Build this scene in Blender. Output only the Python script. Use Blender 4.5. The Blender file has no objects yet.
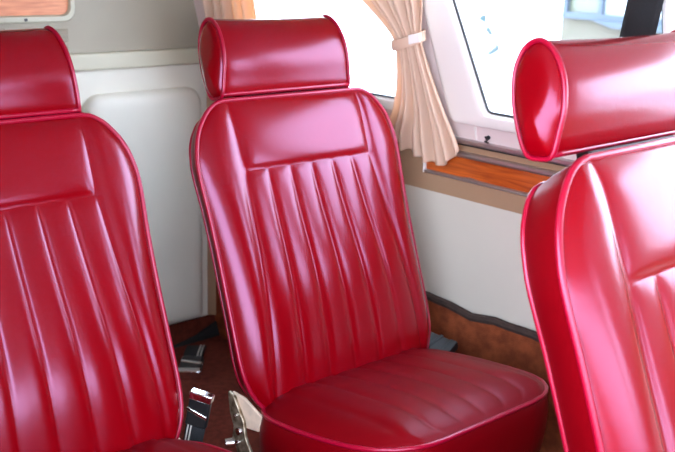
import bpy, math, random
from mathutils import Vector, Matrix
random.seed(4)
SC = bpy.context.scene
COL = SC.collection
PI = math.pi

# ------------------------------------------------------------------ camera
DX = Vector((0.73509152, -0.16112585, 0.65854303))
DY = Vector((-0.67728, -0.21827033, 0.70260221))
DZ = Vector((0.03053303, -0.96249495, -0.26957598))
cam_data = bpy.data.cameras.new('camera')
cam_data.sensor_width = 36.0
cam_data.lens = 985.0 / 675.0 * 36.0
cam_data.clip_start = 0.02
cam_data.clip_end = 300
cam_data.dof.use_dof = True
cam_data.dof.focus_distance = 1.60
cam_data.dof.aperture_fstop = 7.0
cam = bpy.data.objects.new('camera', cam_data)
COL.objects.link(cam)
right = Vector((DX.x, DY.x, DZ.x))
up = Vector((-DX.y, -DY.y, -DZ.y))
back = Vector((-DX.z, -DY.z, -DZ.z))
M = Matrix((right, up, back)).transposed().to_4x4()
M.translation = Vector((0, 0, 1.128))
cam.matrix_world = M
SC.camera = cam

# ------------------------------------------------------------------ world, light, exposure
SC.view_settings.view_transform = 'Standard'
SC.view_settings.look = 'None'
SC.view_settings.gamma = 1.0
SC.view_settings.use_curve_mapping = False
SC.view_settings.exposure = 0.0

world = bpy.data.worlds.new('overcast_sky')
SC.world = world
world.use_nodes = True
wn = world.node_tree
wn.nodes.clear()
w_out = wn.nodes.new('ShaderNodeOutputWorld')
w_bg = wn.nodes.new('ShaderNodeBackground')
w_tc = wn.nodes.new('ShaderNodeTexCoord')
w_sep = wn.nodes.new('ShaderNodeSeparateXYZ')
w_ramp = wn.nodes.new('ShaderNodeValToRGB')
w_ramp.color_ramp.elements[0].position = 0.0
w_ramp.color_ramp.elements[0].color = (0.80, 0.83, 1.0, 1)
w_ramp.color_ramp.elements[1].position = 0.9
w_ramp.color_ramp.elements[1].color = (0.58, 0.76, 1.0, 1)
wn.links.new(w_tc.outputs['Generated'], w_sep.inputs[0])
wn.links.new(w_sep.outputs['Z'], w_ramp.inputs['Fac'])
wn.links.new(w_ramp.outputs['Color'], w_bg.inputs['Color'])
w_bg.inputs['Strength'].default_value = 22.0
wn.links.new(w_bg.outputs[0], w_out.inputs['Surface'])


def portal(name, loc, direction, sx, sy):
    l = bpy.data.lights.new(name, 'AREA')
    l.shape = 'RECTANGLE'
    l.size = sx
    l.size_y = sy
    l.cycles.is_portal = True
    o = bpy.data.objects.new(name, l)
    o.location = loc
    o.rotation_euler = Vector(direction).to_track_quat('-Z', 'Y').to_euler()
    COL.objects.link(o)


portal('door_daylight', (0.16, 0.175, 0.98), (1, 0, 0), 1.25, 0.76)
portal('forward_side_daylight', (1.66, -0.95, 0.97), (-1, 0, 0), 1.0, 0.42)
portal('left_side_daylight', (0.16, -1.02, 1.02), (1, 0, 0), 1.1, 0.5)
portal('windshield_daylight', (0.93, -1.62, 1.08), (0, 1, 0), 1.5, 0.46)
portal('middle_window_daylight', (1.66, 1.13, 0.97), (-1, 0, 0), 0.62, 0.42)
portal('rear_window_daylight', (1.66, 1.78, 0.97), (-1, 0, 0), 0.7, 0.42)
portal('forward_window_daylight', (1.66, 0.52, 0.97), (-1, 0, 0), 0.6, 0.42)

# ------------------------------------------------------------------ materials


def lin(c):
    r = []
    for x in c:
        x /= 255.0
        r.append(x / 12.92 if x <= 0.04045 else ((x + 0.055) / 1.055) ** 2.4)
    return (r[0], r[1], r[2], 1)


def mat(name, rgb, rough=0.5, metal=0.0, noise=0.0, nscale=20.0, bump=0.0, bscale=200.0, spec=0.5, coat=0.0,
        rgb2=None, stretch=None, tint=None):
    m = bpy.data.materials.new(name)
    m.use_nodes = True
    nt = m.node_tree
    b = nt.nodes['Principled BSDF']
    b.inputs['Base Color'].default_value = lin(rgb)
    b.inputs['Roughness'].default_value = rough
    b.inputs['Metallic'].default_value = metal
    b.inputs['Specular IOR Level'].default_value = spec
    b.inputs['Coat Weight'].default_value = coat
    if tint:
        b.inputs['Specular Tint'].default_value = tint
    tc = nt.nodes.new('ShaderNodeTexCoord')
    mp = nt.nodes.new('ShaderNodeMapping')
    if stretch:
        mp.inputs['Scale'].default_value = stretch
    nt.links.new(tc.outputs['Object'], mp.inputs['Vector'])
    if noise > 0 or rgb2:
        n = nt.nodes.new('ShaderNodeTexNoise')
        n.inputs['Scale'].default_value = nscale
        n.inputs['Detail'].default_value = 5
        r = nt.nodes.new('ShaderNodeValToRGB')
        if rgb2:
            r.color_ramp.elements[0].position = 0.35
            r.color_ramp.elements[1].position = 0.65
            r.color_ramp.elements[0].color = lin(rgb2)
            r.color_ramp.elements[1].color = lin(rgb)
        else:
            r.color_ramp.elements[0].position = 0.25
            r.color_ramp.elements[1].position = 0.75
            r.color_ramp.elements[0].color = lin([x * (1 - noise) for x in rgb])
            r.color_ramp.elements[1].color = lin([min(255, x * (1 + noise * 0.5)) for x in rgb])
        nt.links.new(mp.outputs[0], n.inputs['Vector'])
        nt.links.new(n.outputs['Fac'], r.inputs['Fac'])
        nt.links.new(r.outputs['Color'], b.inputs['Base Color'])
    if bump > 0:
        n2 = nt.nodes.new('ShaderNodeTexNoise')
        n2.inputs['Scale'].default_value = bscale
        n2.inputs['Detail'].default_value = 3
        bp = nt.nodes.new('ShaderNodeBump')
        bp.inputs['Strength'].default_value = bump
        bp.inputs['Distance'].default_value = 0.002
        nt.links.new(mp.outputs[0], n2.inputs['Vector'])
        nt.links.new(n2.outputs['Fac'], bp.inputs['Height'])
        nt.links.new(bp.outputs[0], b.inputs['Normal'])
    return m


LEATHER = mat('red_leather', (116, 0, 7), tint=(0.95, 0.62, 1.0, 1), rough=0.22, spec=0.38, bump=0.06, bscale=90, noise=0.05, nscale=6)
WORN = mat('worn_red_leather', (104, 0, 6), tint=(1.0, 0.55, 0.8, 1), rough=0.45, spec=0.14, bump=0.06, bscale=90, noise=0.06, nscale=6)
PIPING = mat('red_piping', (140, 4, 34), tint=(1.0, 0.7, 0.95, 1), rough=0.28, spec=0.5)
TAUPE = mat('taupe_paint', (164, 158, 140), rough=0.55, noise=0.04, nscale=5)
CREAM = mat('cream_paint', (192, 190, 168), rough=0.45)
WHITE = mat('white_lining', (228, 226, 212), rough=0.55, noise=0.03, nscale=4, bump=0.05, bscale=60)
SIDEWHITE = mat('off_white_lining', (206, 200, 186), rough=0.6, noise=0.03, nscale=4)
TAN = mat('tan_vinyl', (168, 134, 104), rough=0.6, noise=0.05, nscale=8)
PINKISH = mat('pale_moulding', (226, 208, 204), rough=0.5, noise=0.03, nscale=6)
FRAMEW = mat('white_moulding', (238, 232, 226), rough=0.4)
GASKET = mat('black_gasket', (40, 42, 44), rough=0.5)
SILVER = mat('silver_edging', (190, 180, 180), rough=0.32, metal=0.85)
STEEL = mat('worn_steel', (196, 182, 158), rough=0.42, metal=0.8, rgb2=(110, 92, 70), nscale=60, bump=0.5, bscale=120)
CHROME = mat('chrome', (220, 220, 222), rough=0.16, metal=1.0)
PLATE = mat('cream_bracket_paint', (226, 200, 176), rough=0.6, noise=0.12, nscale=40)
BLACK = mat('black_plastic', (16, 18, 20), rough=0.4)
WEB = mat('black_webbing', (22, 24, 26), rough=0.8, bump=0.4, bscale=300)
STRIPE = mat('pale_stitching', (190, 186, 176), rough=0.7)
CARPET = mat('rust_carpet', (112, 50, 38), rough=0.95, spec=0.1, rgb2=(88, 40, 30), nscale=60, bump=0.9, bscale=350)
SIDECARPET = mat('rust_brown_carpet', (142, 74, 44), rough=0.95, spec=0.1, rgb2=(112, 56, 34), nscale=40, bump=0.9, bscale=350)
BINDING = mat('dark_brown_binding', (58, 42, 36), rough=0.9, noise=0.3, nscale=60, bump=0.5, bscale=200)
GAPBLACK = mat('black_shadow_gap', (14, 14, 15), rough=0.7)  # painted shade of the gap at the bulkhead foot
PANELDARK = mat('dark_grey_panel', (58, 58, 60), rough=0.7)
CEIL = mat('ceiling_lining', (186, 178, 164), rough=0.7)
PEACH = mat('peach_veneer', (232, 158, 116), rough=0.5, rgb2=(206, 128, 92), nscale=14, stretch=(1.0, 1, 14))
CONCRETE = mat('pale_apron_concrete', (206, 206, 204), rough=0.9, noise=0.06, nscale=0.6)
PALEWALL = mat('darkened_pale_wall', (72, 69, 57), rough=0.9, noise=0.03, nscale=1.0)  # pale wall, colour darkened as shading so it shows in the blown-out daylight
DOORWHITE = mat('white_sheet_metal', (236, 238, 240), rough=0.7)
BLUEGREY = mat('darkened_blue_grey_frame', (38, 52, 62), rough=0.6)  # frame colour darkened below its real tone, like the wall
GREENPANE = mat('darkened_green_pane', (66, 72, 56), rough=0.35)  # pale green pane, darkened to hold against the bright daylight
WHITEPANE = mat('darkened_white_pane', (110, 116, 120), rough=0.2)  # white pane with the same darkening put into its colour
TEAL = mat('teal_sheet', (24, 50, 52), rough=0.8, rgb2=(50, 60, 60), nscale=6)
GREYBAR = mat('grey_bar_paint', (48, 52, 52), rough=0.6)


def wood_mat():
    m = mat('orange_wood', (186, 84, 26), rough=0.35, coat=0.2)
    nt = m.node_tree
    b = nt.nodes['Principled BSDF']
    tc = nt.nodes.new('ShaderNodeTexCoord')
    mp = nt.nodes.new('ShaderNodeMapping')
    mp.inputs['Scale'].default_value = (6, 5, 70)
    n = nt.nodes.new('ShaderNodeTexNoise')
    n.inputs['Scale'].default_value = 1.6
    n.inputs['Detail'].default_value = 7
    n.inputs['Distortion'].default_value = 0.8
    r = nt.nodes.new('ShaderNodeValToRGB')
    r.color_ramp.elements[0].position = 0.3
    r.color_ramp.elements[0].color = lin((146, 54, 14))
    r.color_ramp.elements[1].position = 0.7
    r.color_ramp.elements[1].color = lin((206, 100, 34))
    nt.links.new(tc.outputs['Object'], mp.inputs['Vector'])
    nt.links.new(mp.outputs[0], n.inputs['Vector'])
    nt.links.new(n.outputs['Fac'], r.inputs['Fac'])
    nt.links.new(r.outputs['Color'], b.inputs['Base Color'])
    return m


WOOD = wood_mat()


def cloth_mat(name, rgb, trans):
    m = mat(name, rgb, rough=0.85, spec=0.15, bump=0.15, bscale=500)
    nt = m.node_tree
    b = nt.nodes['Principled BSDF']
    t = nt.nodes.new('ShaderNodeBsdfTranslucent')
    t.inputs['Color'].default_value = lin([min(255, rgb[0] * 1.0), rgb[1] * 0.95, rgb[2] * 0.85])
    mx = nt.nodes.new('ShaderNodeMixShader')
    mx.inputs['Fac'].default_value = trans
    nt.links.new(b.outputs[0], mx.inputs[1])
    nt.links.new(t.outputs[0], mx.inputs[2])
    nt.links.new(mx.outputs[0], nt.nodes['Material Output'].inputs['Surface'])
    return m


CURTAIN = cloth_mat('peach_beige_curtain_cloth', (240, 212, 188), 0.28)


def pane_mat():
    m = bpy.data.materials.new('clear_acrylic')
    m.use_nodes = True
    nt = m.node_tree
    nt.nodes.clear()
    o = nt.nodes.new('ShaderNodeOutputMaterial')
    t = nt.nodes.new('ShaderNodeBsdfTransparent')
    t.inputs['Color'].default_value = (0.96, 0.98, 0.98, 1)
    g = nt.nodes.new('ShaderNodeBsdfGlossy')
    g.inputs['Roughness'].default_value = 0.02
    lw = nt.nodes.new('ShaderNodeLayerWeight')
    lw.inputs['Blend'].default_value = 0.5
    pw = nt.nodes.new('ShaderNodeMath')
    pw.operation = 'POWER'
    pw.inputs[1].default_value = 5.0
    nt.links.new(lw.outputs['Facing'], pw.inputs[0])
    f = nt.nodes.new('ShaderNodeMath')
    f.operation = 'MULTIPLY_ADD'
    f.inputs[1].default_value = 0.6
    f.inputs[2].default_value = 0.03
    nt.links.new(pw.outputs[0], f.inputs[0])
    mx = nt.nodes.new('ShaderNodeMixShader')
    nt.links.new(f.outputs[0], mx.inputs['Fac'])
    nt.links.new(t.outputs[0], mx.inputs[1])
    nt.links.new(g.outputs[0], mx.inputs[2])
    nt.links.new(mx.outputs[0], o.inputs['Surface'])
    return m


PANE = pane_mat()

# ------------------------------------------------------------------ mesh helpers


class MB:
    def __init__(self):
        self.v = []
        self.f = []
        self.mi = []

    def vert(self, p):
        self.v.append((p[0], p[1], p[2]))
        return len(self.v) - 1

    def face(self, idx, mi=0):
        self.f.append(tuple(idx))
        self.mi.append(mi)

    def box(self, x0, x1, y0, y1, z0, z1, mi=0):
        a = [self.vert(p) for p in ((x0, y0, z0), (x1, y0, z0), (x1, y1, z0), (x0, y1, z0),
                                    (x0, y0, z1), (x1, y0, z1), (x1, y1, z1), (x0, y1, z1))]
        for q in ((0, 3, 2, 1), (4, 5, 6, 7), (0, 1, 5, 4), (1, 2, 6, 5), (2, 3, 7, 6), (3, 0, 4, 7)):
            self.face([a[i] for i in q], mi)

    def prism(self, pts, off, mi=0):
        """polygon pts (3D) extruded by the vector off"""
        n = len(pts)
        a = [self.vert(p) for p in pts]
        b = [self.vert((p[0] + off[0], p[1] + off[1], p[2] + off[2])) for p in pts]
        self.face(a, mi)
        self.face(list(reversed(b)), mi)
        for i in range(n):
            j = (i + 1) % n
            self.face([a[j], a[i], b[i], b[j]], mi)

    def tube(self, pts, r, closed=False, seg=10, mi=0, flat=1.0):
        P = [Vector(p) for p in pts]
        n = len(P)
        rings = []
        prevn = None
        for i in range(n):
            if closed:
                t = (P[(i + 1) % n] - P[i - 1])
            else:
                t = P[min(i + 1, n - 1)] - P[max(i - 1, 0)]
            if t.length < 1e-9:
                t = Vector((1, 0, 0))
            t.normalize()
            if prevn is None:
                a = Vector((0, 0, 1)) if abs(t.z) < 0.9 else Vector((0, 1, 0))
                nn = (a - t * a.dot(t)).normalized()
            else:
                nn = (prevn - t * prevn.dot(t))
                if nn.length < 1e-6:
                    nn = t.orthogonal()
                nn.normalize()
            prevn = nn
            bb = t.cross(nn)
            rr = r(i / max(1, n - 1)) if callable(r) else r
            rings.append([self.vert(P[i] + nn * (rr * math.cos(2 * PI * k / seg)) + bb * (rr * flat * math.sin(2 * PI * k / seg)))
                          for k in range(seg)])
        m = n if closed else n - 1
        for i in range(m):
            A = rings[i]
            B = rings[(i + 1) % n]
            for k in range(seg):
                l = (k + 1) % seg
                self.face([A[k], A[l], B[l], B[k]], mi)
        if not closed:
            self.face(list(reversed(rings[0])), mi)
            self.face(rings[-1], mi)

    def grid(self, G, mi=0, flip=False):
        """G: rows of vertex indices"""
        for i in range(len(G) - 1):
            for j in range(len(G[0]) - 1):
                q = [G[i][j], G[i][j + 1], G[i + 1][j + 1], G[i + 1][j]]
                self.face(list(reversed(q)) if flip else q, mi)

    def cyl(self, c, axis, r, h, seg=20, mi=0, r2=None):
        c = Vector(c)
        ax = Vector(axis).normalized()
        self.tube([c, c + ax * h], (lambda t: r + ((r2 if r2 is not None else r) - r) * t), False, seg, mi)

    def build(self, name, mats, parent=None, smooth=False, bevel=0.0, solid=0.0, angle=40):
        me = bpy.data.meshes.new(name)
        me.from_pydata(self.v, [], self.f)
        if not isinstance(mats, (list, tuple)):
            mats = [mats]
        for m in mats:
            me.materials.append(m)
        for p, mi in zip(me.polygons, self.mi):
            p.material_index = mi
        import bmesh
        bm = bmesh.new()
        bm.from_mesh(me)
        bmesh.ops.remove_doubles(bm, verts=bm.verts, dist=1e-6)
        bmesh.ops.recalc_face_normals(bm, faces=bm.faces)
        bm.to_mesh(me)
        bm.free()
        o = bpy.data.objects.new(name, me)
        COL.objects.link(o)
        if parent is not None:
            o.parent = parent
        if solid:
            s = o.modifiers.new('thickness', 'SOLIDIFY')
            s.thickness = solid
            s.offset = 0
        if bevel:
            b = o.modifiers.new('bevel', 'BEVEL')
            b.width = bevel
            b.segments = 3
            b.limit_method = 'ANGLE'
            b.angle_limit = math.radians(35)
        if smooth or bevel:
            for p in me.polygons:
                p.use_smooth = True
            me.set_sharp_from_angle(angle=math.radians(angle if smooth else 50))
        return o


def tag(o, label, cat, group=None, kind=None):
    if label:
        o['label'] = label
    if cat:
        o['category'] = cat
    if group:
        o['group'] = group
    if kind:
        o['kind'] = kind
    return o


def struct(o):
    o['kind'] = 'structure'
    return o


def empty(name, loc=(0, 0, 0)):
    o = bpy.data.objects.new(name, None)
    o.location = loc
    o.empty_display_size = 0.1
    COL.objects.link(o)
    return o


def catmull(pts, n, closed=True):
    out = []
    m = len(pts)
    rng = m if closed else m - 1
    for i in range(rng):
        def g(k):
            return Vector(pts[k % m]) if closed else Vector(pts[max(0, min(m - 1, k))])
        p0, p1, p2, p3 = g(i - 1), g(i), g(i + 1), g(i + 2)
        for k in range(n):
            t = k / n
            out.append(0.5 * ((2 * p1) + (p2 - p0) * t + (2 * p0 - 5 * p1 + 4 * p2 - p3) * t * t + (3 * p1 - p0 - 3 * p2 + p3) * t ** 3))
    if not closed:
        out.append(Vector(pts[-1]))
    return out


def interp(tab, x):
    """piecewise linear, tab sorted ascending"""
    if x <= tab[0][0]:
        return tab[0][1]
    for (a, fa), (b, fb) in zip(tab, tab[1:]):
        if x <= b:
            return fa + (fb - fa) * (x - a) / (b - a)
    return tab[-1][1]


def smooth_tab(tab, n=12):
    pts = catmull([(a, b, 0) for a, b in tab], n, False)
    return sorted((p.x, p.y) for p in pts)


def rounded(corners, r, seg=6):
    """corners: 2D polygon (any winding) -> rounded list of 2D points"""
    out = []
    n = len(corners)
    for i in range(n):
        p = Vector(corners[i])
        a = (Vector(corners[i - 1]) - p)
        b = (Vector(corners[(i + 1) % n]) - p)
        a.normalize()
        b.normalize()
        ang = a.angle(b)
        rr = r[i] if isinstance(r, (list, tuple)) else r
        d = rr / math.tan(ang / 2)
        s = p + a * d
        e = p + b * d
        cc = p + (a + b).normalized() * (rr / math.sin(ang / 2))
        v0 = s - cc
        v1 = e - cc
        tot = v0.angle(v1)
        sgn = 1 if v0.x * v1.y - v0.y * v1.x > 0 else -1
        for k in range(seg + 1):
            t = sgn * tot * k / seg
            c, sn = math.cos(t), math.sin(t)
            out.append((cc.x + v0.x * c - v0.y * sn, cc.y + v0.x * sn + v0.y * c))
    return out


# ------------------------------------------------------------------ the cabin
YB = 2.286          # bulkhead
XR = 1.65           # side wall
TW = math.tan(math.radians(14))


def XW(z):
    """inner face of the leaning upper side wall"""
    return XR - TW * (z - 0.698) if z > 0.698 else XR


b = MB()
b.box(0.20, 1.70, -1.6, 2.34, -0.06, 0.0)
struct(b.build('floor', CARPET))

b = MB()
b.box(0.16, 1.72, YB, YB + 0.05, 0.835, 1.50, 0)
b.box(0.16, 1.72, YB, YB + 0.05, 0.0, 0.835, 1)
struct(b.build('wall_rear', [TAUPE, WHITE]))

b = MB()
b.box(0.22, 1.617, YB - 0.022, YB + 0.005, 0.814, 0.858)
struct(b.build('trim_1', CREAM, bevel=0.006))

# slim vertical corner strip between bulkhead and side wall
b = MB()
b.prism([(1.652, YB + .002, 0.86), (1.615, YB + .002, 0.86), (1.652, YB - 0.03, 0.86)], (-(1.652 - 1.50), 0, 0.62))
b.prism([(1.652, YB + .002, 0.06), (1.617, YB + .002, 0.06), (1.652, YB - 0.03, 0.06)], (0, 0, 0.754))
struct(b.build('trim_2', TAN, bevel=0.004))

# carpeted riser at the foot of the bulkhead
b = MB()
b.box(0.22, 1.652, YB - 0.012, YB, 0.0, 0.062)
struct(b.build('baseboard_rear', CARPET, bevel=0.003))

# right wall
OUT = 0.045


def wp(y, z, d=0.0):
    """point on the right wall; d = distance into the cabin"""
    return (XW(z) - d * math.cos(math.radians(14)), y, z - d * math.sin(math.radians(14)))


W1 = [(2.075, 0.800), (1.475, 0.800), (1.561, 1.12), (2.075, 1.12)]
W2 = [(1.288, 0.804), (0.868, 0.804), (0.868, 1.12), (1.374, 1.12)]
W3 = [(0.775, 0.800), (0.27, 0.800), (0.27, 1.12), (0.775, 1.12)]
b = MB()


def wq(pts, mi):
    b.prism([wp(*p) for p in pts], (OUT, 0, 0.01), mi)


b.box(XR, XR + OUT, -1.6, YB, 0.0, 0.606, 0)
b.box(XR, XR + OUT, -1.6, YB, 0.606, 0.698, 1)
wq([(YB, 0.698), (-1.60, 0.698), (-1.60, 0.744), (YB, 0.744)], 1)
wq([(YB, 0.744), (-1.60, 0.744), (-1.60, 0.80), (YB, 0.80)], 2)
wq([(YB, 1.12), (-1.60, 1.12), (-1.60, 1.50), (YB, 1.50)], 2)
wq([(YB, 0.80), (W1[0][0], 0.80), (W1[3][0], 1.12), (YB, 1.12)], 2)
wq([(W1[1][0], 0.80), (W2[0][0], 0.80), (W2[3][0], 1.12), (W1[2][0], 1.12)], 2)
wq([(W2[1][0], 0.80), (W3[0][0], 0.80), (W3[3][0], 1.12), (W2[2][0], 1.12)], 2)
wq([(W3[1][0], 0.80), (-0.45, 0.80), (-0.45, 1.12), (W3[2][0], 1.12)], 2)
wq([(-1.45, 0.80), (-1.60, 0.80), (-1.60, 1.12), (-1.45, 1.12)], 2)
struct(b.build('wall_right', [SIDEWHITE, TAN, PINKISH]))

# left wall with the open entrance the picture is taken from
b = MB()
b.box(0.17, 0.22, 0.80, YB, 0.0, 1.50)
b.box(0.17, 0.22, -1.6, -0.45, 0.0, 0.80)
b.box(0.17, 0.22, -1.6, -0.45, 1.25, 1.50)
b.box(0.17, 0.22, -0.45, 0.80, 1.36, 1.50)
b.box(0.17, 0.22, -0.45, 0.80, 0.0, 0.60)  # closed lower part, added to keep door light off the lower cabin
struct(b.build('wall_left', TAN))
b = MB()
b.box(0.17, 1.72, -1.65, -1.60, 0.0, 0.85)
b.box(0.17, 1.72, -1.65, -1.60, 1.30, 1.50)
struct(b.build('wall_front', PANELDARK))
b = MB()
b.box(0.17, 1.56, -1.6, 2.34, 1.47, 1.52)
struct(b.build('ceiling', CEIL))


def window(n, corners, lip, margin, corner_r=0.014):
    """frame ring with a moulded lip, dark gasket and a pane"""
    cx = sum(p[0] for p in corners) / 4
    inner = [(p[0], p[1]) for p in corners]
    ins = []
    for p in inner:      # visible inner edge a little inside the opening
        ins.append((p[0] + (0.006 if p[0] < cx else -0.006), p[1] + (0.006 if p[1] < 1.0 else -0.006)))
    outr = []
    for p, mg in zip(inner, margin):
        outr.append((p[0] + mg[0], p[1] + mg[1]))
    seg = 6
    A = rounded(outr, 0.02, seg)
    B = rounded(ins, corner_r, seg)
    N = len(A)

    def mixp(t):
        return [(a[0] + (c[0] - a[0]) * t, a[1] + (c[1] - a[1]) * t) for a, c in zip(A, B)]
    m = MB()
    prof = [(0.0, -0.004), (0.0, lip * 0.6), (0.06, lip * 0.92), (0.14, lip), (0.8, lip * 0.9), (0.93, lip * 0.75), (1.0, lip * 0.3), (1.0, -0.038)]
    rings = [[m.vert(wp(p[0], p[1], d)) for p in mixp(t)] for t, d in prof]
    for r0, r1 in zip(rings, rings[1:]):
        for i in range(N):
            j = (i + 1) % N
            m.face([r0[i], r0[j], r1[j], r1[i]])
    o = struct(m.build('window_%d' % n, FRAMEW, smooth=True, angle=50))
    g = MB()
    g.tube([wp(p[0], p[1], 0.002) for p in rounded([(q[0] + (0.003 if q[0] < cx else -0.003), q[1] + (0.003 if q[1] < 1.0 else -0.003)) for q in ins], corner_r, seg)], 0.0028, True, 8)
    g.build('gasket', GASKET, o, smooth=True)
    q = MB()
    q.prism([wp(p[0], p[1], -0.018) for p in B], (0.004, 0, 0.001))
    q.build('pane', PANE, o)
    return o


window(1, W1, 0.010, [(0.03, -0.02), (-0.02, -0.02), (-0.02, 0.03), (0.03, 0.03)])
window(2, W2, 0.014, [(0.095, -0.022), (-0.01, -0.022), (-0.01, 0.03), (0.075, 0.03)])
W4 = [(-0.45, 0.800), (-1.45, 0.800), (-1.45, 1.12), (-0.45, 1.12)]
window(4, W4, 0.010, [(0.03, -0.02), (-0.03, -0.02), (-0.03, 0.03), (0.03, 0.03)])
window(3, W3, 0.010, [(0.008, -0.02), (-0.03, -0.02), (-0.03, 0.03), (0.008, 0.03)])

# sill rail
b = MB()
b.prism([wp(YB, 0.7445, -0.002), wp(YB, 0.7445, 0.010), wp(YB, 0.738, 0.012), wp(YB, 0.7345, 0.010), wp(YB, 0.7345, -0.002)], (0, -(YB + 1.60), 0))
struct(b.build('trim_3', SILVER, bevel=0.0015))
b = MB()
b.prism([wp(YB, 0.7335, -0.002), wp(YB, 0.7335, 0.006), wp(YB, 0.7300, 0.006), wp(YB, 0.7300, -0.002)], (0, -(YB + 1.60), 0))
struct(b.build('trim_4', GASKET))
# joint line on the moulding below the window
b = MB()
b.prism([wp(1.322, 0.746, 0.0), wp(1.322, 0.776, 0.0), wp(1.319, 0.776, 0.0), wp(1.319, 0.746, 0.0)], (-0.003, 0, 0))
struct(b.build('trim_5', FRAMEW))

# carpeted kick strip with dark wavy binding
b = MB()
ny = 80
top = []
for i in range(ny + 1):
    y = YB - 0.01 - (YB + 0.40) * i / ny
    top.append((y, 0.352 + 0.004 * math.sin(y * 23) + 0.002 * math.sin(y * 61 + 1)))
G = []
for x in (XR + 0.004, XR - 0.012):
    G.append([b.vert((x, y, 0.0)) for y, z in top])
    G.append([b.vert((x, y, z)) for y, z in top])
b.grid([G[2], G[3]])
b.grid([G[3], G[1]])
b.grid([G[1], G[0]])
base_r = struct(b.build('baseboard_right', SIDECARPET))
b = MB()
b.tube([(XR - 0.010, y, z + 0.002 + 0.002 * math.sin(y * 37)) for y, z in top], 0.010, False, 8, 0, 0.9)
b.build('binding', BINDING, base_r, smooth=True)

# ------------------------------------------------------------------ outdoors
b = MB()
b.box(-40, 60, -50, 70, -1.15, -0.95)
struct(b.build('ground', CONCRETE))

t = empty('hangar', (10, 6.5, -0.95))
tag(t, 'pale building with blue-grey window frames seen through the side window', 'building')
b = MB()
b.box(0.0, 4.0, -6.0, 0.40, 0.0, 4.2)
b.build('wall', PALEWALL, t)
b = MB()
for i in range(60):
    y0 = 0.42 + i * 0.11
    b.box(-0.03 if i % 2 else 0.0, 0.2, y0, y0 + 0.11, 0.0, 4.2)
b.build('sliding_door', DOORWHITE, t)
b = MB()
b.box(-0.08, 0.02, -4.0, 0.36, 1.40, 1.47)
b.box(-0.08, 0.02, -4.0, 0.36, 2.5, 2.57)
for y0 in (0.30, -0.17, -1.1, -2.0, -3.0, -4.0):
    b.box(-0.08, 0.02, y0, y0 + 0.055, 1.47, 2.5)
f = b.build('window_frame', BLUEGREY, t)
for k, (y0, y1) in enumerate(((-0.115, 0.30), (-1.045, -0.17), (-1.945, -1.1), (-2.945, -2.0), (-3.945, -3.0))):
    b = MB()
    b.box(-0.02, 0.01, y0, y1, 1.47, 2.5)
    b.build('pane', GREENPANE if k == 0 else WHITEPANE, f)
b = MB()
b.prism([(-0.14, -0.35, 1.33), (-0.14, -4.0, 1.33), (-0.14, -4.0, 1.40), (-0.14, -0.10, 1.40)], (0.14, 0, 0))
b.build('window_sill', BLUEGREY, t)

b = MB()
for P, r in (([(9.2, 7.47, 0.44), (9.2, 7.40, 0.36), (9.2, 7.36, 0.28)], 0.035), ([(9.2, 7.36, 0.28), (9.2, 7.28, 0.22), (9.2, 7.20, 0.10)], 0.022),
             ([(9.2, 7.20, 0.10), (9.2, 7.36, -0.02), (9.2, 7.46, -0.12)], 0.028), ([(9.2, 7.46, -0.12), (9.2, 7.40, -0.5), (9.2, 7.46, -0.96)], 0.020)):
    b.tube(catmull(P, 8, False), (lambda u, r=r: 1.5 * r * (0.55 + 0.45 * math.sin(7 * u + 20 * r))), False, 10)
tag(b.build('tarpaulin', TEAL, smooth=True), 'teal rumpled sheet standing outside the window near slanted pillar', 'tarpaulin')
b = MB()
b.tube([(9.4, 7.52, 0.47), (9.4, 7.12, 0.47)], 0.018, False, 8)
b.tube([(9.4, 7.50, 0.47), (9.4, 7.50, -0.96)], 0.012, False, 8)
b.tube([(9.4, 7.14, 0.47), (9.4, 7.14, -0.96)], 0.012, False, 8)
tag(b.build('handrail', GREYBAR, smooth=True), 'thin grey handrail outside the window beside the teal sheet', 'rail')

# ------------------------------------------------------------------ bulkhead fittings
# white rounded access panel
pts = rounded([(1.235, 0.752), (1.590, 0.752), (1.590, 0.10), (0.75, 0.10), (0.75, 0.752)][0:0] or [(1.232, 0.751), (1.590, 0.751), (1.590, 0.068), (1.232, 0.068)], [0.045, 0.045, 0.012, 0.012], 10)
b = MB()
prof = [(0.0, 0.0), (0.0, 0.012), (0.004, 0.022), (0.012, 0.029), (0.024, 0.033), (0.04, 0.034)]
ctr = (1.411, 0.4095)
rings = []
for ins, d in prof:
    sx = (0.179 - ins) / 0.179
    sz = (0.3415 - ins) / 0.3415
    rings.append([b.vert((ctr[0] + (p[0] - ctr[0]) * sx, YB + 0.001 - d, ctr[1] + (p[1] - ctr[1]) * sz)) for p in pts])
for r0, r1 in zip(rings, rings[1:]):
    for i in range(len(pts)):
        j = (i + 1) % len(pts)
        b.face([r0[i], r0[j], r1[j], r1[i]])
b.face(rings[-1])
tag(b.build('access_panel', WHITE, smooth=True, angle=60), 'white rounded raised panel on the rear bulkhead below the ledge', 'panel')

# cream frame with peach veneer
t = empty('framed_panel', (1.0, YB, 0.936))
tag(t, 'peach veneer panel in a cream rounded frame on the upper bulkhead', 'panel')


def ringpanel(mb, outer, inner, ro, ri, y, d, seg=6):
    A = rounded(outer, ro, seg)
    B = rounded(inner, ri, seg)
    prof = [(0.0, 0.0), (0.0, d * 0.7), (0.2, d), (0.8, d), (1.0, d * 0.6), (1.0, 0.0)]
    rings = [[mb.vert((a[0] + (c[0] - a[0]) * t_, y - dd, a[1] + (c[1] - a[1]) * t_)) for a, c in zip(A, B)] for t_, dd in prof]
    for r0, r1 in zip(rings, rings[1:]):
        for i in range(len(A)):
            j = (i + 1) % len(A)
            mb.face([r0[i], r0[j], r1[j], r1[i]])


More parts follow.
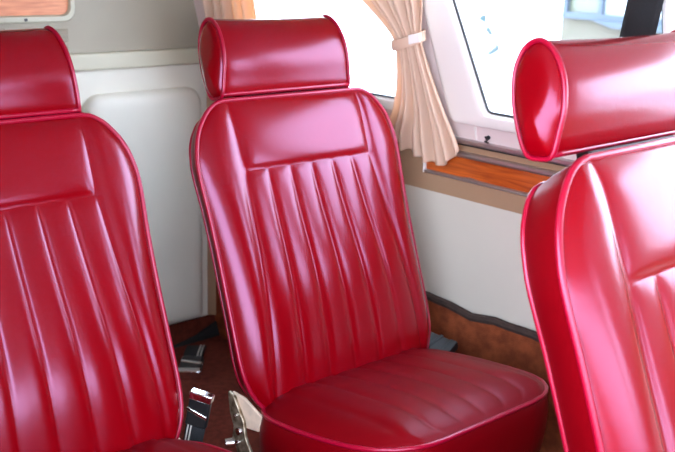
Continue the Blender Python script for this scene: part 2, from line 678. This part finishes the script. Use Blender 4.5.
b = MB()
ringpanel(b, [(-0.35, 0.0), (0.217, 0.0), (0.217, 0.40), (-0.35, 0.40)], [(-0.334, 0.018), (0.202, 0.018), (0.202, 0.384), (-0.334, 0.384)], 0.03, 0.02, 0.0, 0.014)
b.build('frame', CREAM, t, smooth=True)
b = MB()
b.prism([(p[0], -0.004, p[1]) for p in rounded([(-0.336, 0.016), (0.204, 0.016), (0.204, 0.386), (-0.336, 0.386)], 0.02)], (0, 0.004, 0))
b.build('veneer', PEACH, t)
b = MB()
b.cyl((0.085, -0.013, 0.008), (0, -1, 0), 0.004, 0.003, 10)
b.build('screw', GASKET, t, smooth=True)

# louvred vent behind the left seat's headrest
t = empty('louvre_vent', (1.12, YB, 0.894))
tag(t, 'small grey louvred vent on bulkhead beside the left headrest', 'vent')
b = MB()
b.box(-0.085, 0.082, -0.004, 0.0, -0.030, 0.030)
b.build('backing', TAUPE, t)
for k in range(6):
    b = MB()
    z = -0.024 + k * 0.0095
    b.prism([(-0.08, -0.003, z), (-0.08, -0.009, z - 0.004), (-0.08, -0.009, z - 0.0025), (-0.08, -0.003, z + 0.003)], (0.158, 0, 0))
    b.build('slat', BLUEGREY if False else TAUPE, t)

# black wedge added as the shadow gap at the foot of the bulkhead
b = MB()
b.prism([(1.44, YB - 0.03, 0.002), (1.66 - 0.012, YB - 0.03, 0.002), (1.66 - 0.012, YB - 0.014, 0.046), (1.56, YB - 0.016, 0.014)], (0, -0.006, 0.0))
tag(b.build('shadow_gap_wedge', GAPBLACK), 'black wedge for the shadow gap at the foot of the rear bulkhead', 'shadow gap')

# ------------------------------------------------------------------ side wall fittings
t = empty('wood_trim_panel', (XR, 1.2, 0.655))
tag(t, 'orange wood inlay panel with silver edging on the tan side wall', 'wood panel')
y0, y1 = -0.85, 0.265
b = MB()
b.box(-0.008, 0.003, y0, y1, 0.0, 0.047)
b.build('inlay', WOOD, t, bevel=0.002)
b = MB()
b.prism([(0.003, y1, 0.046), (-0.014, y1, 0.046), (-0.017, y1, 0.051), (-0.014, y1, 0.058), (0.003, y1, 0.060)], (0, y0 - y1, 0))
b.build('edge_strip', SILVER, t, bevel=0.002)
b = MB()
zz = []
for i in range(31):
    y = y1 + (y0 - y1) * i / 30
    zz.append(y)
rows = []
for i in range(61):
    y = y1 + (y0 - y1) * i / 60
    bump = 0.004 * math.exp(-((y - 0.13) / 0.012) ** 2)
    rows.append([b.vert(p) for p in ((0.003, y, -0.007), (-0.012, y, -0.006), (-0.015, y, -0.002 + bump), (-0.012, y, 0.002 + bump), (0.003, y, 0.002 + bump))])
b.grid(rows)
b.face(rows[0])
b.face(list(reversed(rows[-1])))
b.build('edge_strip', SILVER, t, smooth=True, angle=60)
b = MB()
b.box(-0.014, 0.003, y1 - 0.001, y1 + 0.004, -0.006, 0.056)
b.build('end_strip', FRAMEW, t, bevel=0.001)

# small hook on the moulding
b = MB()
hp = wp(1.286, 0.748, 0.004)
b.cyl(wp(1.286, 0.757, -0.002), (-1, 0, -0.25), 0.0045, 0.006, 12)
b.tube(catmull([(hp[0], hp[1], hp[2] + 0.008), (hp[0] - 0.006, hp[1] + 0.004, hp[2] + 0.011), (hp[0] - 0.007, hp[1] - 0.003, hp[2] + 0.005), (hp[0] - 0.006, hp[1] + 0.004, hp[2] + 0.001), (hp[0] - 0.003, hp[1] - 0.004, hp[2] - 0.001)], 6, False), 0.0015, False, 8)
tag(b.build('hook', GASKET, smooth=True), 'small dark metal hook on the pale moulding under the window', 'hook')

# ------------------------------------------------------------------ curtains


def curtain(levels, hem, folds, amp, off, seed):
    rnd = random.Random(seed)
    ph = [rnd.uniform(-0.4, 0.4) for _ in range(4)]
    YL = smooth_tab([(z, a) for z, a, c, d in levels])
    YR = smooth_tab([(z, c) for z, a, c, d in levels])
    AM = smooth_tab([(z, d) for z, a, c, d in levels])
    z_hi = levels[-1][0]
    NS, NT = 150, 90
    b = MB()
    G = []
    for i in range(NT + 1):
        row = []
        for j in range(NS + 1):
            s = j / NS
            zb = interp(hem, s) + 0.004 * math.cos(s * folds * 2 * PI)
            z = zb + (z_hi - zb) * (i / NT)
            a, c, am = interp(YL, z), interp(YR, z), interp(AM, z)
            sw = s + 0.012 * math.sin(7 * s + ph[0]) + 0.006 * math.sin(17 * s + 5 * z + ph[1])
            phase = sw * folds * 2 * PI + 0.9 * math.sin(3.0 * z + ph[2])
            y = a + (c - a) * (s + 0.25 / folds * math.sin(phase + 1.2) * 0.55)
            d = off + am * (math.cos(phase) + 0.3 * math.cos(0.5 * phase + ph[3]))
            row.append(b.vert(wp(y, z, d)))
        G.append(row)
    b.grid(G)
    return b


lev = [(0.66, 1.572, 1.332, 0.0125), (0.74, 1.556, 1.344, 0.012), (0.80, 1.518, 1.366, 0.0115), (0.86, 1.496, 1.388, 0.010), (0.915, 1.488, 1.405, 0.008),
       (0.955, 1.490, 1.413, 0.0065), (0.99, 1.515, 1.408, 0.008), (1.04, 1.570, 1.396, 0.011), (1.10, 1.640, 1.390, 0.013), (1.20, 1.72, 1.385, 0.014), (1.32, 1.76, 1.380, 0.014)]
t = empty('curtain', wp(1.47, 0.69, 0.03))
tag(t, 'beige pleated curtain gathered by a tieback beside the slanted window pillar', 'curtain')
cb = curtain(lev, [(0, 0.735), (0.15, 0.716), (0.45, 0.692), (0.75, 0.686), (1, 0.728)], 7, 1, 0.036, 3)
o = cb.build('drape', CURTAIN, None, smooth=True, angle=180, solid=0.0016)
o.parent = t
o.matrix_parent_inverse = Matrix.Translation(-Vector(t.location))
b = MB()
rows = []
for i in range(41):
    a = 2 * PI * i / 40
    y = 1.4515 + 0.045 * math.cos(a)
    d = 0.036 + 0.026 * math.sin(a)
    dz = -0.006 * math.cos(a) * -1
    row = []
    for k in range(7):
        h = -0.011 + 0.022 * k / 6
        row.append(b.vert(wp(y, 0.957 + dz * -2.2 + h, d + 0.0015 * math.cos(PI * (k - 3) / 6))))
    rows.append(row)
b.grid(rows)
o = b.build('tieback', CURTAIN, None, smooth=True, angle=180, solid=0.002)
o.parent = t
o.matrix_parent_inverse = Matrix.Translation(-Vector(t.location))
tb = o
b = MB()
b.prism([wp(1.424, 0.958, 0.062), wp(1.398, 0.964, 0.054), wp(1.396, 0.982, 0.054), wp(1.422, 0.978, 0.062)], (-0.005, 0, 0))
o = b.build('tab', FRAMEW, None, bevel=0.0015)
o.parent = tb

lev2 = [(0.66, 2.19, 1.99, 0.010), (0.80, 2.19, 1.985, 0.010), (0.94, 2.185, 1.972, 0.011), (1.00, 2.18, 1.968, 0.011), (1.15, 2.18, 1.95, 0.012), (1.32, 2.18, 1.93, 0.012)]
cb = curtain(lev2, [(0, 0.72), (1, 0.70)], 5, 1, 0.032, 8)
tag(cb.build('curtain', CURTAIN, smooth=True, angle=180, solid=0.0016), 'orange-beige curtain at the far end of the rear window above the middle headrest', 'curtain')

# black shoulder strap hanging at the window post
b = MB()
G = []
for i in range(31):
    z = 0.76 + (1.40 - 0.76) * i / 30
    row = []
    for j in range(7):
        s = j / 6
        y = 0.945 - 0.30 * (z - 1.0) - 0.066 * s
        row.append(b.vert((XW(z) - 0.030 - 0.004 * math.sin(PI * s) + 0.004 * math.sin(z * 9), y, z)))
    G.append(row)
b.grid(G)
tag(b.build('shoulder_strap', WEB, smooth=True, angle=180, solid=0.003), 'wide black strap hanging against the window behind the right headrest', 'strap')

# ------------------------------------------------------------------ the seats
REC = math.radians(20)
SR, CR = math.sin(REC), math.cos(REC)


def bk(u, v, w):
    """backrest coordinates -> seat coordinates (root on the floor)"""
    return (u, 0.26 + v * SR - w * CR, 0.867 + v * CR + w * SR)


def pad(vs, H, hw, disp, depth, rings_w, tf, nside=12, nmid=84, back=0.008, inset=lambda v: 1.0):
    m = MB()
    G = []
    UV = []
    for v in vs:
        h = H(v)
        p = min(hw(v), h * 0.90)
        us = []
        for i in range(nside):
            x = i / nside
            us.append(-h + (h - p) * (x ** 1.5))
        for i in range(nmid + 1):
            us.append(-p + 2 * p * i / nmid)
        for i in range(nside - 1, -1, -1):
            x = i / nside
            us.append(h - (h - p) * (x ** 1.5))
        UV.append([(u, v) for u in us])
    nr, nc = len(UV), len(UV[0])
    for i in range(nr):
        G.append([m.vert(tf(u, v, 0.0 if (i in (0, nr - 1) or j in (0, nc - 1)) else disp(u, v))) for j, (u, v) in enumerate(UV[i])])
    m.grid(G)
    loop = [(i, 0) for i in range(nr)] + [(nr - 1, j) for j in range(1, nc)] + [(i, nc - 1) for i in range(nr - 2, -1, -1)] + [(0, j) for j in range(nc - 2, 0, -1)]
    pts = [Vector(UV[i][j]) for i, j in loop]
    n = len(pts)
    nrm = []
    for k in range(n):
        tg = pts[(k + 2) % n] - pts[k - 2]
        nn = Vector((-tg.y, tg.x))
        if nn.length < 1e-9:
            nn = Vector((0, 1))
        nn.normalize()
        if nn.dot(pts[k] - Vector((0, (vs[0] + vs[-1]) / 2))) < 0:
            nn = -nn
        nrm.append(nn)
    prev = [G[i][j] for i, j in loop]
    for wv, outset in rings_w:
        cur = [m.vert(tf(pts[k].x + nrm[k].x * outset * inset(pts[k].y), pts[k].y + nrm[k].y * outset * inset(pts[k].y), wv)) for k in range(n)]
        for k in range(n):
            l = (k + 1) % n
            m.face([prev[k], prev[l], cur[l], cur[k]], 1)
        prev = cur
    wl, ol = rings_w[-1]
    B = []
    idx = {ij: prev[k] for k, ij in enumerate(loop)}
    for i in range(nr):
        row = []
        for j in range(nc):
            if (i, j) in idx:
                row.append(idx[(i, j)])
            else:
                u, v = UV[i][j]
                e = min(H(v) - abs(u), v - vs[0] if vs[-1] > vs[0] else vs[0] - v, abs(vs[-1] - v))
                k = (H(v) + min(0.0, ol) * inset(v)) / H(v)
                mid = (vs[0] + vs[-1]) / 2
                kv = 1.0 + min(0.0, ol) * inset(v) / abs(vs[-1] - mid)
                row.append(m.vert(tf(u * k, mid + (v - mid) * kv, wl - back * (1 - math.exp(-max(0, e) / 0.03)))))
        B.append(row)
    m.grid(B, 1, flip=True)
    return m, [(p.x, p.y) for p in pts], nrm


# --- backrest outline and relief
HT = smooth_tab([(-0.600, 0.180), (-0.585, 0.200), (-0.56, 0.220), (-0.53, 0.233), (-0.485, 0.239), (-0.39, 0.239), (-0.29, 0.239), (-0.21, 0.241), (-0.16, 0.244), (-0.12, 0.244),
                 (-0.085, 0.237), (-0.06, 0.226), (-0.042, 0.213), (-0.030, 0.202), (-0.020, 0.187), (-0.0155, 0.176), (-0.0135, 0.164)])


def Hb(v):
    return interp(HT, v)


HP = [(-0.60, 0.192), (-0.45, 0.180), (-0.30, 0.166), (-0.147, 0.156), (0.0, 0.160)]


def hwb(v):
    return interp(HP, v)


VS = -0.147


def puff(f, p=2.4, q=0.7):
    return max(0.0, 1 - abs(2 * f - 1) ** p) ** q


def disp_back(u, v):
    H = Hb(v)
    e = min(H - abs(u), -0.0135 - v, v + 0.60)
    e = max(0.0, e)
    base = 0.016 * (1 - math.exp(-e / 0.020)) + 0.026 * math.exp(-((v + 0.42) / 0.19) ** 2) * (1 - (u / H) ** 4)
    hw = min(hwb(v), H * 0.9)
    a = abs(u)
    g = 0.0
    if a <= hw:
        dm = hw - a
        if v < VS:
            f = ((u / hw + 1) * 3) % 1.0
            pf = 0.0048 * puff(f, 3.0, 0.8)
            pf *= (1 - math.exp(-(VS - v) / 0.012))
            g = pf - 0.0048
        else:
            k = (1 - math.exp(-dm / 0.012)) * (1 - math.exp(-(v - VS) / 0.009))
            g = 0.0066 * k - 0.0048
        g *= 1 - math.exp(-e / 0.012)
    else:
        dm = a - hw
        g = -0.0048 * math.exp(-dm / 0.008)
        g *= 1 - math.exp(-e / 0.012)
        g += 0.006 * math.sin(min(1.0, dm / max(0.02, H - hw)) * PI) * min(1.0, (-v) / 0.2)
    return base + g


vs_b = []
for i in range(10):
    vs_b.append(-0.0135 - 0.0165 * (i / 10) ** 1.6)
for i in range(22):
    vs_b.append(-0.030 + (VS + 0.030) * i / 22)
vs_b += [VS, VS - 0.002, VS - 0.004, VS - 0.007, VS - 0.011, VS - 0.016]
for i in range(1, 45):
    vs_b.append(VS - 0.016 + (-0.600 - VS + 0.016) * i / 44)
vs_b = sorted(set(vs_b))

def b_inset(v):
    return interp([(-0.60, 0.8), (-0.45, 1.0), (-0.20, 1.0), (-0.10, 0.90), (-0.03, 0.66), (0.0, 0.6)], v)


seat0 = empty('aircraft_seat', (1.230, 1.203, 0.0))
seat0.rotation_euler.z = math.radians(-1.5)
pm, outl, nrm = pad(vs_b, Hb, hwb, disp_back, 0.08, [(-0.004, 0.0), (-0.018, -0.004), (-0.036, -0.012), (-0.054, -0.023), (-0.061, -0.028), (-0.065, -0.036)], bk, back=0.002, inset=b_inset)
br = pm.build('backrest', [LEATHER, WORN], seat0, smooth=True, angle=75)
sel = outl[::2]
for wv, oo, r in ((0.0015, 0.001, 0.0042), (-0.062, -0.028, 0.0034)):
    p = MB()
    p.tube([bk(q[0] + n_[0] * oo * (b_inset(q[1]) if oo < 0 else 1), q[1] + n_[1] * oo * (b_inset(q[1]) if oo < 0 else 1), wv) for q, n_ in list(zip(outl, nrm))[::2]], r, True, 8)
    p.build('piping', PIPING, br, smooth=True, angle=180)

# --- headrest
prof = [(0.001, 0.0), (0.012, 0.028), (0.021, 0.060), (0.021, 0.096), (0.009, 0.128), (-0.012, 0.146), (-0.036, 0.140), (-0.053, 0.112), (-0.056, 0.072), (-0.050, 0.036), (-0.038, 0.004), (-0.018, -0.003)]
PR = catmull([(a, c, 0) for a, c in prof], 6, True)
NP = len(PR)
cw = sum(p.x for p in PR) / NP
cv = sum(p.y for p in PR) / NP


HU = -0.008


def hx(v):
    return 0.154 - 0.09 * max(0.0, v)


HV = -0.002
m = MB()
rings = []
xs = [-1, -0.985, -0.96, -0.92] + [-0.85 + 1.7 * i / 20 for i in range(21)] + [0.92, 0.96, 0.985, 1]
caps = [(0.0, 0.015), (0.35, 0.0145), (0.62, 0.012), (0.82, 0.008), (0.94, 0.003)]
for s, ox in caps:
    if s == 0:
        continue
    rings.append([m.vert(bk(HU - hx(p.y) - ox, HV + cv + (p.y - cv) * s, cw + (p.x - cw) * s)) for p in PR])
for x in xs:
    infl = 1.0 + 0.10 * (1 - x ** 4)
    sad = -0.003 * (1 - x * x)
    ed = 1.0 - 0.03 * max(0.0, (abs(x) - 0.9) / 0.1) ** 2
    rings.append([m.vert(bk(HU + x * hx(p.y), HV + cv + (p.y - cv) * ed + (sad * max(0, (p.y - 0.10) / 0.045)), cw + (p.x - cw) * infl * ed)) for p in PR])
for s, ox in reversed(caps):
    if s == 0:
        continue
    rings.append([m.vert(bk(HU + hx(p.y) + ox, HV + cv + (p.y - cv) * s, cw + (p.x - cw) * s)) for p in PR])
for r0, r1 in zip(rings, rings[1:]):
    for k in range(NP):
        l = (k + 1) % NP
        m.face([r0[k], r0[l], r1[l], r1[k]])
for sgn, ring in ((-1, rings[0]), (1, rings[-1])):
    c = m.vert(bk(HU + sgn * (hx(cv) + 0.015), HV + cv, cw))
    for k in range(NP):
        m.face([ring[k], ring[(k + 1) % NP], c])
hr = m.build('headrest', LEATHER, seat0, smooth=True, angle=80)
for sgn in (-1, 1):
    p = MB()
    p.tube([bk(HU + sgn * (hx(q.y) + 0.001), HV + q.y, q.x) for q in PR], 0.0036, True, 8)
    p.build('piping', PIPING, hr, smooth=True, angle=180)
p = MB()
p.tube([bk(HU - 0.154 + 0.308 * i / 20, HV + 0.001, 0.0015) for i in range(21)], 0.0042, False, 8)
p.build('piping', PIPING, hr, smooth=True, angle=180)
for sgn in (-1, 1):
    p = MB()
    p.tube([bk(sgn * 0.085, -0.05, -0.03), bk(sgn * 0.085, 0.03, -0.028)], 0.006, False, 12)
    p.build('headrest_post', CHROME, seat0, smooth=True)

m = MB()
m.prism([bk(-0.11, -0.05, -0.016), bk(0.11, -0.05, -0.016), bk(0.11, 0.03, -0.016), bk(-0.11, 0.03, -0.016)], (0, 0.024 * CR, -0.024 * SR))
m.build('headrest_mount', BLACK, seat0, bevel=0.003)  # black plate added only to keep the gap under the headrest dark

# --- seat cushion (y runs forward = -Y); v = -(y)
CB, CF = 0.080, -0.288     # rear and front in seat coordinates
HC = smooth_tab([(-0.288, 0.115), (-0.285, 0.140), (-0.276, 0.166), (-0.258, 0.192), (-0.228, 0.215), (-0.18, 0.231), (-0.10, 0.240), (-0.02, 0.239), (0.025, 0.232), (0.055, 0.216), (0.072, 0.198), (0.080, 0.178)])


def Hc(v):
    return interp(HC, v)


def hwc(v):
    return 0.165 + 0.02 * (0.1 - v)


def disp_c(u, v):
    H = Hc(v)
    e = max(0.0, min(H - abs(u), v - CF, CB - v + 0.03))
    base = 0.040 * (1 - math.exp(-e / 0.045))
    hw = min(hwc(v), H * 0.9)
    if abs(u) <= hw and v > CF + 0.012:
        f = ((u / hw + 1) * 3) % 1.0
        base += (0.0035 * puff(f, 3.0, 0.8) - 0.003) * (1 - math.exp(-e / 0.03))
    else:
        base += -0.004 * math.exp(-max(0, abs(u) - hw) / 0.012) * (1 - math.exp(-e / 0.03))
    return base


def ctf(u, v, w):
    return (u, v, 0.318 + 0.15 * max(0.0, (0.1 - v)) + w)


vs_c = [-0.288, -0.2865, -0.284, -0.280, -0.275, -0.268, -0.259, -0.248, -0.235]
vs_c += [-0.235 + (0.060 + 0.235) * i / 30 for i in range(1, 31)] + [0.065, 0.070, 0.074, 0.0775, 0.080]
pm, outl, nrm = pad(vs_c, Hc, hwc, disp_c, 0.12, [(-0.004, 0.002), (-0.03, 0.006), (-0.07, 0.006), (-0.11, 0.001), (-0.118, -0.006)], ctf, nmid=72)
cu = pm.build('seat_cushion', [WORN, WORN], seat0, smooth=True, angle=75)
p = MB()
p.tube([ctf(q[0], q[1], 0.0015) for q in outl[::2]], 0.0042, True, 8)
p.build('piping', PIPING, cu, smooth=True, angle=180)

# --- hinge brackets, frame and legs
for sgn in (-1, 1):
    X = sgn * 0.220
    th = sgn * 0.006
    m = MB()
    m.prism([(X, 0.138, 0.336), (X, 0.100, 0.336), (X, 0.046, 0.318), (X, 0.056, 0.286), (X, 0.105, 0.276), (X, 0.130, 0.285)], (th, 0, 0))
    hb = m.build('hinge_bracket', PLATE, seat0, bevel=0.002)
    m = MB()
    X2 = X + sgn * 0.007
    m.prism([(X2, 0.140, 0.338), (X2, 0.122, 0.334), (X2, 0.092, 0.295), (X2, 0.086, 0.265), (X2, 0.050, 0.218), (X2, 0.046, 0.19), (X2, 0.10, 0.19), (X2, 0.112, 0.232), (X2, 0.126, 0.246), (X2, 0.122, 0.275), (X2, 0.134, 0.300)], (sgn * 0.007, 0, 0))
    m.build('hinge_arm', STEEL, hb, bevel=0.002)
    for (yy, zz_, rr) in ((0.102, 0.272, 0.009), (0.106, 0.248, 0.006), (0.112, 0.30, 0.004)):
        m = MB()
        m.cyl((X2 + sgn * 0.006, yy, zz_), (sgn, 0, 0), rr, 0.006, 12, 0, rr * 0.8)
        m.build('bolt', CHROME, hb, smooth=True)
    m = MB()
    m.cyl((X2 + sgn * 0.004, 0.122, 0.240), (sgn, 0.4, 0), 0.010, 0.018, 14, 0, 0.008)
    m.build('release_knob', CHROME, hb, smooth=True)
m = MB()
m.box(-0.20, 0.20, -0.22, 0.10, 0.17, 0.215)
m.build('seat_frame', BLACK, seat0, bevel=0.006)
for sx in (-1, 1):
    for yy in (-0.17, 0.08):
        m = MB()
        m.tube([(sx * 0.19, yy, 0.175), (sx * 0.20, yy + 0.005, 0.012)], 0.012, False, 12)
        m.cyl((sx * 0.20, yy + 0.005, 0.0), (0, 0, 1), 0.020, 0.014, 14)
        m.build('leg', BLACK, seat0, smooth=True)


def copy_tree(o, parent=None):
    c = o.copy()
    COL.objects.link(c)
    if parent is not None:
        c.parent = parent
    for ch in list(o.children):
        copy_tree(ch, c)
    return c


GRP = 'red leather aircraft seats'
tag(seat0, 'red leather seat in the middle with its seat cushion in view', 'seat', GRP)
PIV = Vector((0, 0.26, 0.867))


def move_part(o, shift=(0, 0, 0), scale=(1, 1, 1), tilt=0.0, pivot=PIV):
    R = Matrix.Rotation(tilt, 3, 'X')
    S = Matrix.Diagonal(Vector(scale))
    o.rotation_euler = (tilt, 0, 0)
    o.scale = scale
    o.location = Vector(shift) + pivot - R @ (S @ pivot)


s = copy_tree(seat0)
s.location = (1.230 - 0.612, 1.203, 0)
s.rotation_euler.z = 0
tag(s, 'red leather seat at the left edge, cut off by the picture', 'seat', GRP)
for ch in s.children:
    if ch.name.startswith('headrest') and ch.name.split('.')[0] == 'headrest':
        move_part(ch, (0.017, 0, -0.003), (1, 1, 1), math.radians(-4))
# the nearest seat is a larger one: broader, taller back, same headrest height
s = copy_tree(seat0)
s.location = (1.237, 0.414, 0)
s.rotation_euler.z = 0
for ch in s.children:
    nm = ch.name.split('.')[0]
    if nm == 'backrest':
        move_part(ch, (0.007, 0, 0.036), (1.21, 1.21, 1.21))
    elif nm == 'headrest':
        move_part(ch, (-0.004, 0.036, 0.021), (1.24, 1, 1), math.radians(8))
    elif nm in ('headrest_post', 'headrest_mount'):
        move_part(ch, (0, 0.03, 0.028))
    elif nm == 'seat_cushion':
        move_part(ch, (0, 0, 0), (1.15, 1.15, 1.0), 0, Vector((0, 0.1, 0.2)))
    elif nm == 'hinge_bracket':
        move_part(ch, (0, 0, 0), (1.18, 1, 1))
tag(s, 'nearest red leather seat at the right with its side boxing in view', 'seat', GRP)

# ------------------------------------------------------------------ seat belts


def buckle(name, loc, ydir, face, label, web_pts, latch=CHROME, size=1.0):
    """the webbing leaves the buckle along ydir; its front looks along face"""
    t = empty(name, loc)
    Y = Vector(ydir).normalized()
    Z = Vector(face)
    Z = (Z - Y * Z.dot(Y)).normalized()
    X = Y.cross(Z)
    t.rotation_euler = Matrix((X, Y, Z)).transposed().to_euler()
    t.scale = (size, size, size)
    tag(t, label, 'seat belt', 'seat belts')
    m = MB()
    m.box(-0.021, 0.021, -0.030, 0.034, -0.008, 0.008)
    m.build('buckle', BLACK, t, bevel=0.004)
    m = MB()
    m.box(-0.022, 0.022, -0.036, -0.020, -0.0095, 0.0095)
    m.prism([(-0.020, 0.006, 0.006), (0.022, -0.004, 0.006), (0.022, 0.004, 0.006), (-0.020, 0.014, 0.006)], (0, 0, 0.004))
    m.build('latch', latch, t, bevel=0.002)
    P = catmull(web_pts, 8, False)
    m = MB()
    st = MB()
    G, S1, S2 = [], [], []
    for i, p in enumerate(P):
        tg = (P[min(i + 1, len(P) - 1)] - P[max(i - 1, 0)]).normalized()
        sd = Vector((1, 0, 0))
        nn = sd.cross(tg).normalized()
        G.append([m.vert(p + sd * x) for x in (-0.019, -0.009, 0, 0.009, 0.019)])
        S1.append([st.vert(p + sd * x + nn * 0.0020) for x in (0.007, 0.0095)])
        S2.append([st.vert(p + sd * x + nn * 0.0020) for x in (0.013, 0.0155)])
    m.grid(G)
    w = m.build('webbing', WEB, t, smooth=True, angle=180, solid=0.0024)
    st.grid(S1)
    st.grid(S2)
    st.build('stitching', STRIPE, w, solid=0.0006)
    return t


buckle('seat_belt', (0.890, 1.283, 0.360), (-0.12, 0.15, -1), (-0.75, -0.55, 0.15),
       'black seat belt with chrome latch standing beside the left seat cushion',
       [(0, 0.030, 0), (0, 0.07, 0.0), (0.0, 0.13, 0.0), (0, 0.20, -0.004)], CHROME, 0.92)
buckle('seat_belt', (1.420, 2.085, 0.016), (0.62, 0.70, 0.05), (-0.1, -0.1, 1),
       'black seat belt with silver buckle lying on the carpet behind the middle seat',
       [(0, 0.030, 0), (0, 0.05, 0.003), (0.0, 0.075, 0.0), (0, 0.10, -0.004)], CHROME, 1.45)
buckle('seat_belt', (1.507, 1.285, 0.318), (-0.12, 1, 0.10), (-0.5, -0.2, 1),
       'black seat belt buckle tucked between the middle seat and side wall',
       [(0, 0.030, 0), (0, 0.06, -0.01), (0, 0.10, -0.06), (0, 0.12, -0.12)], BLACK, 1.1)
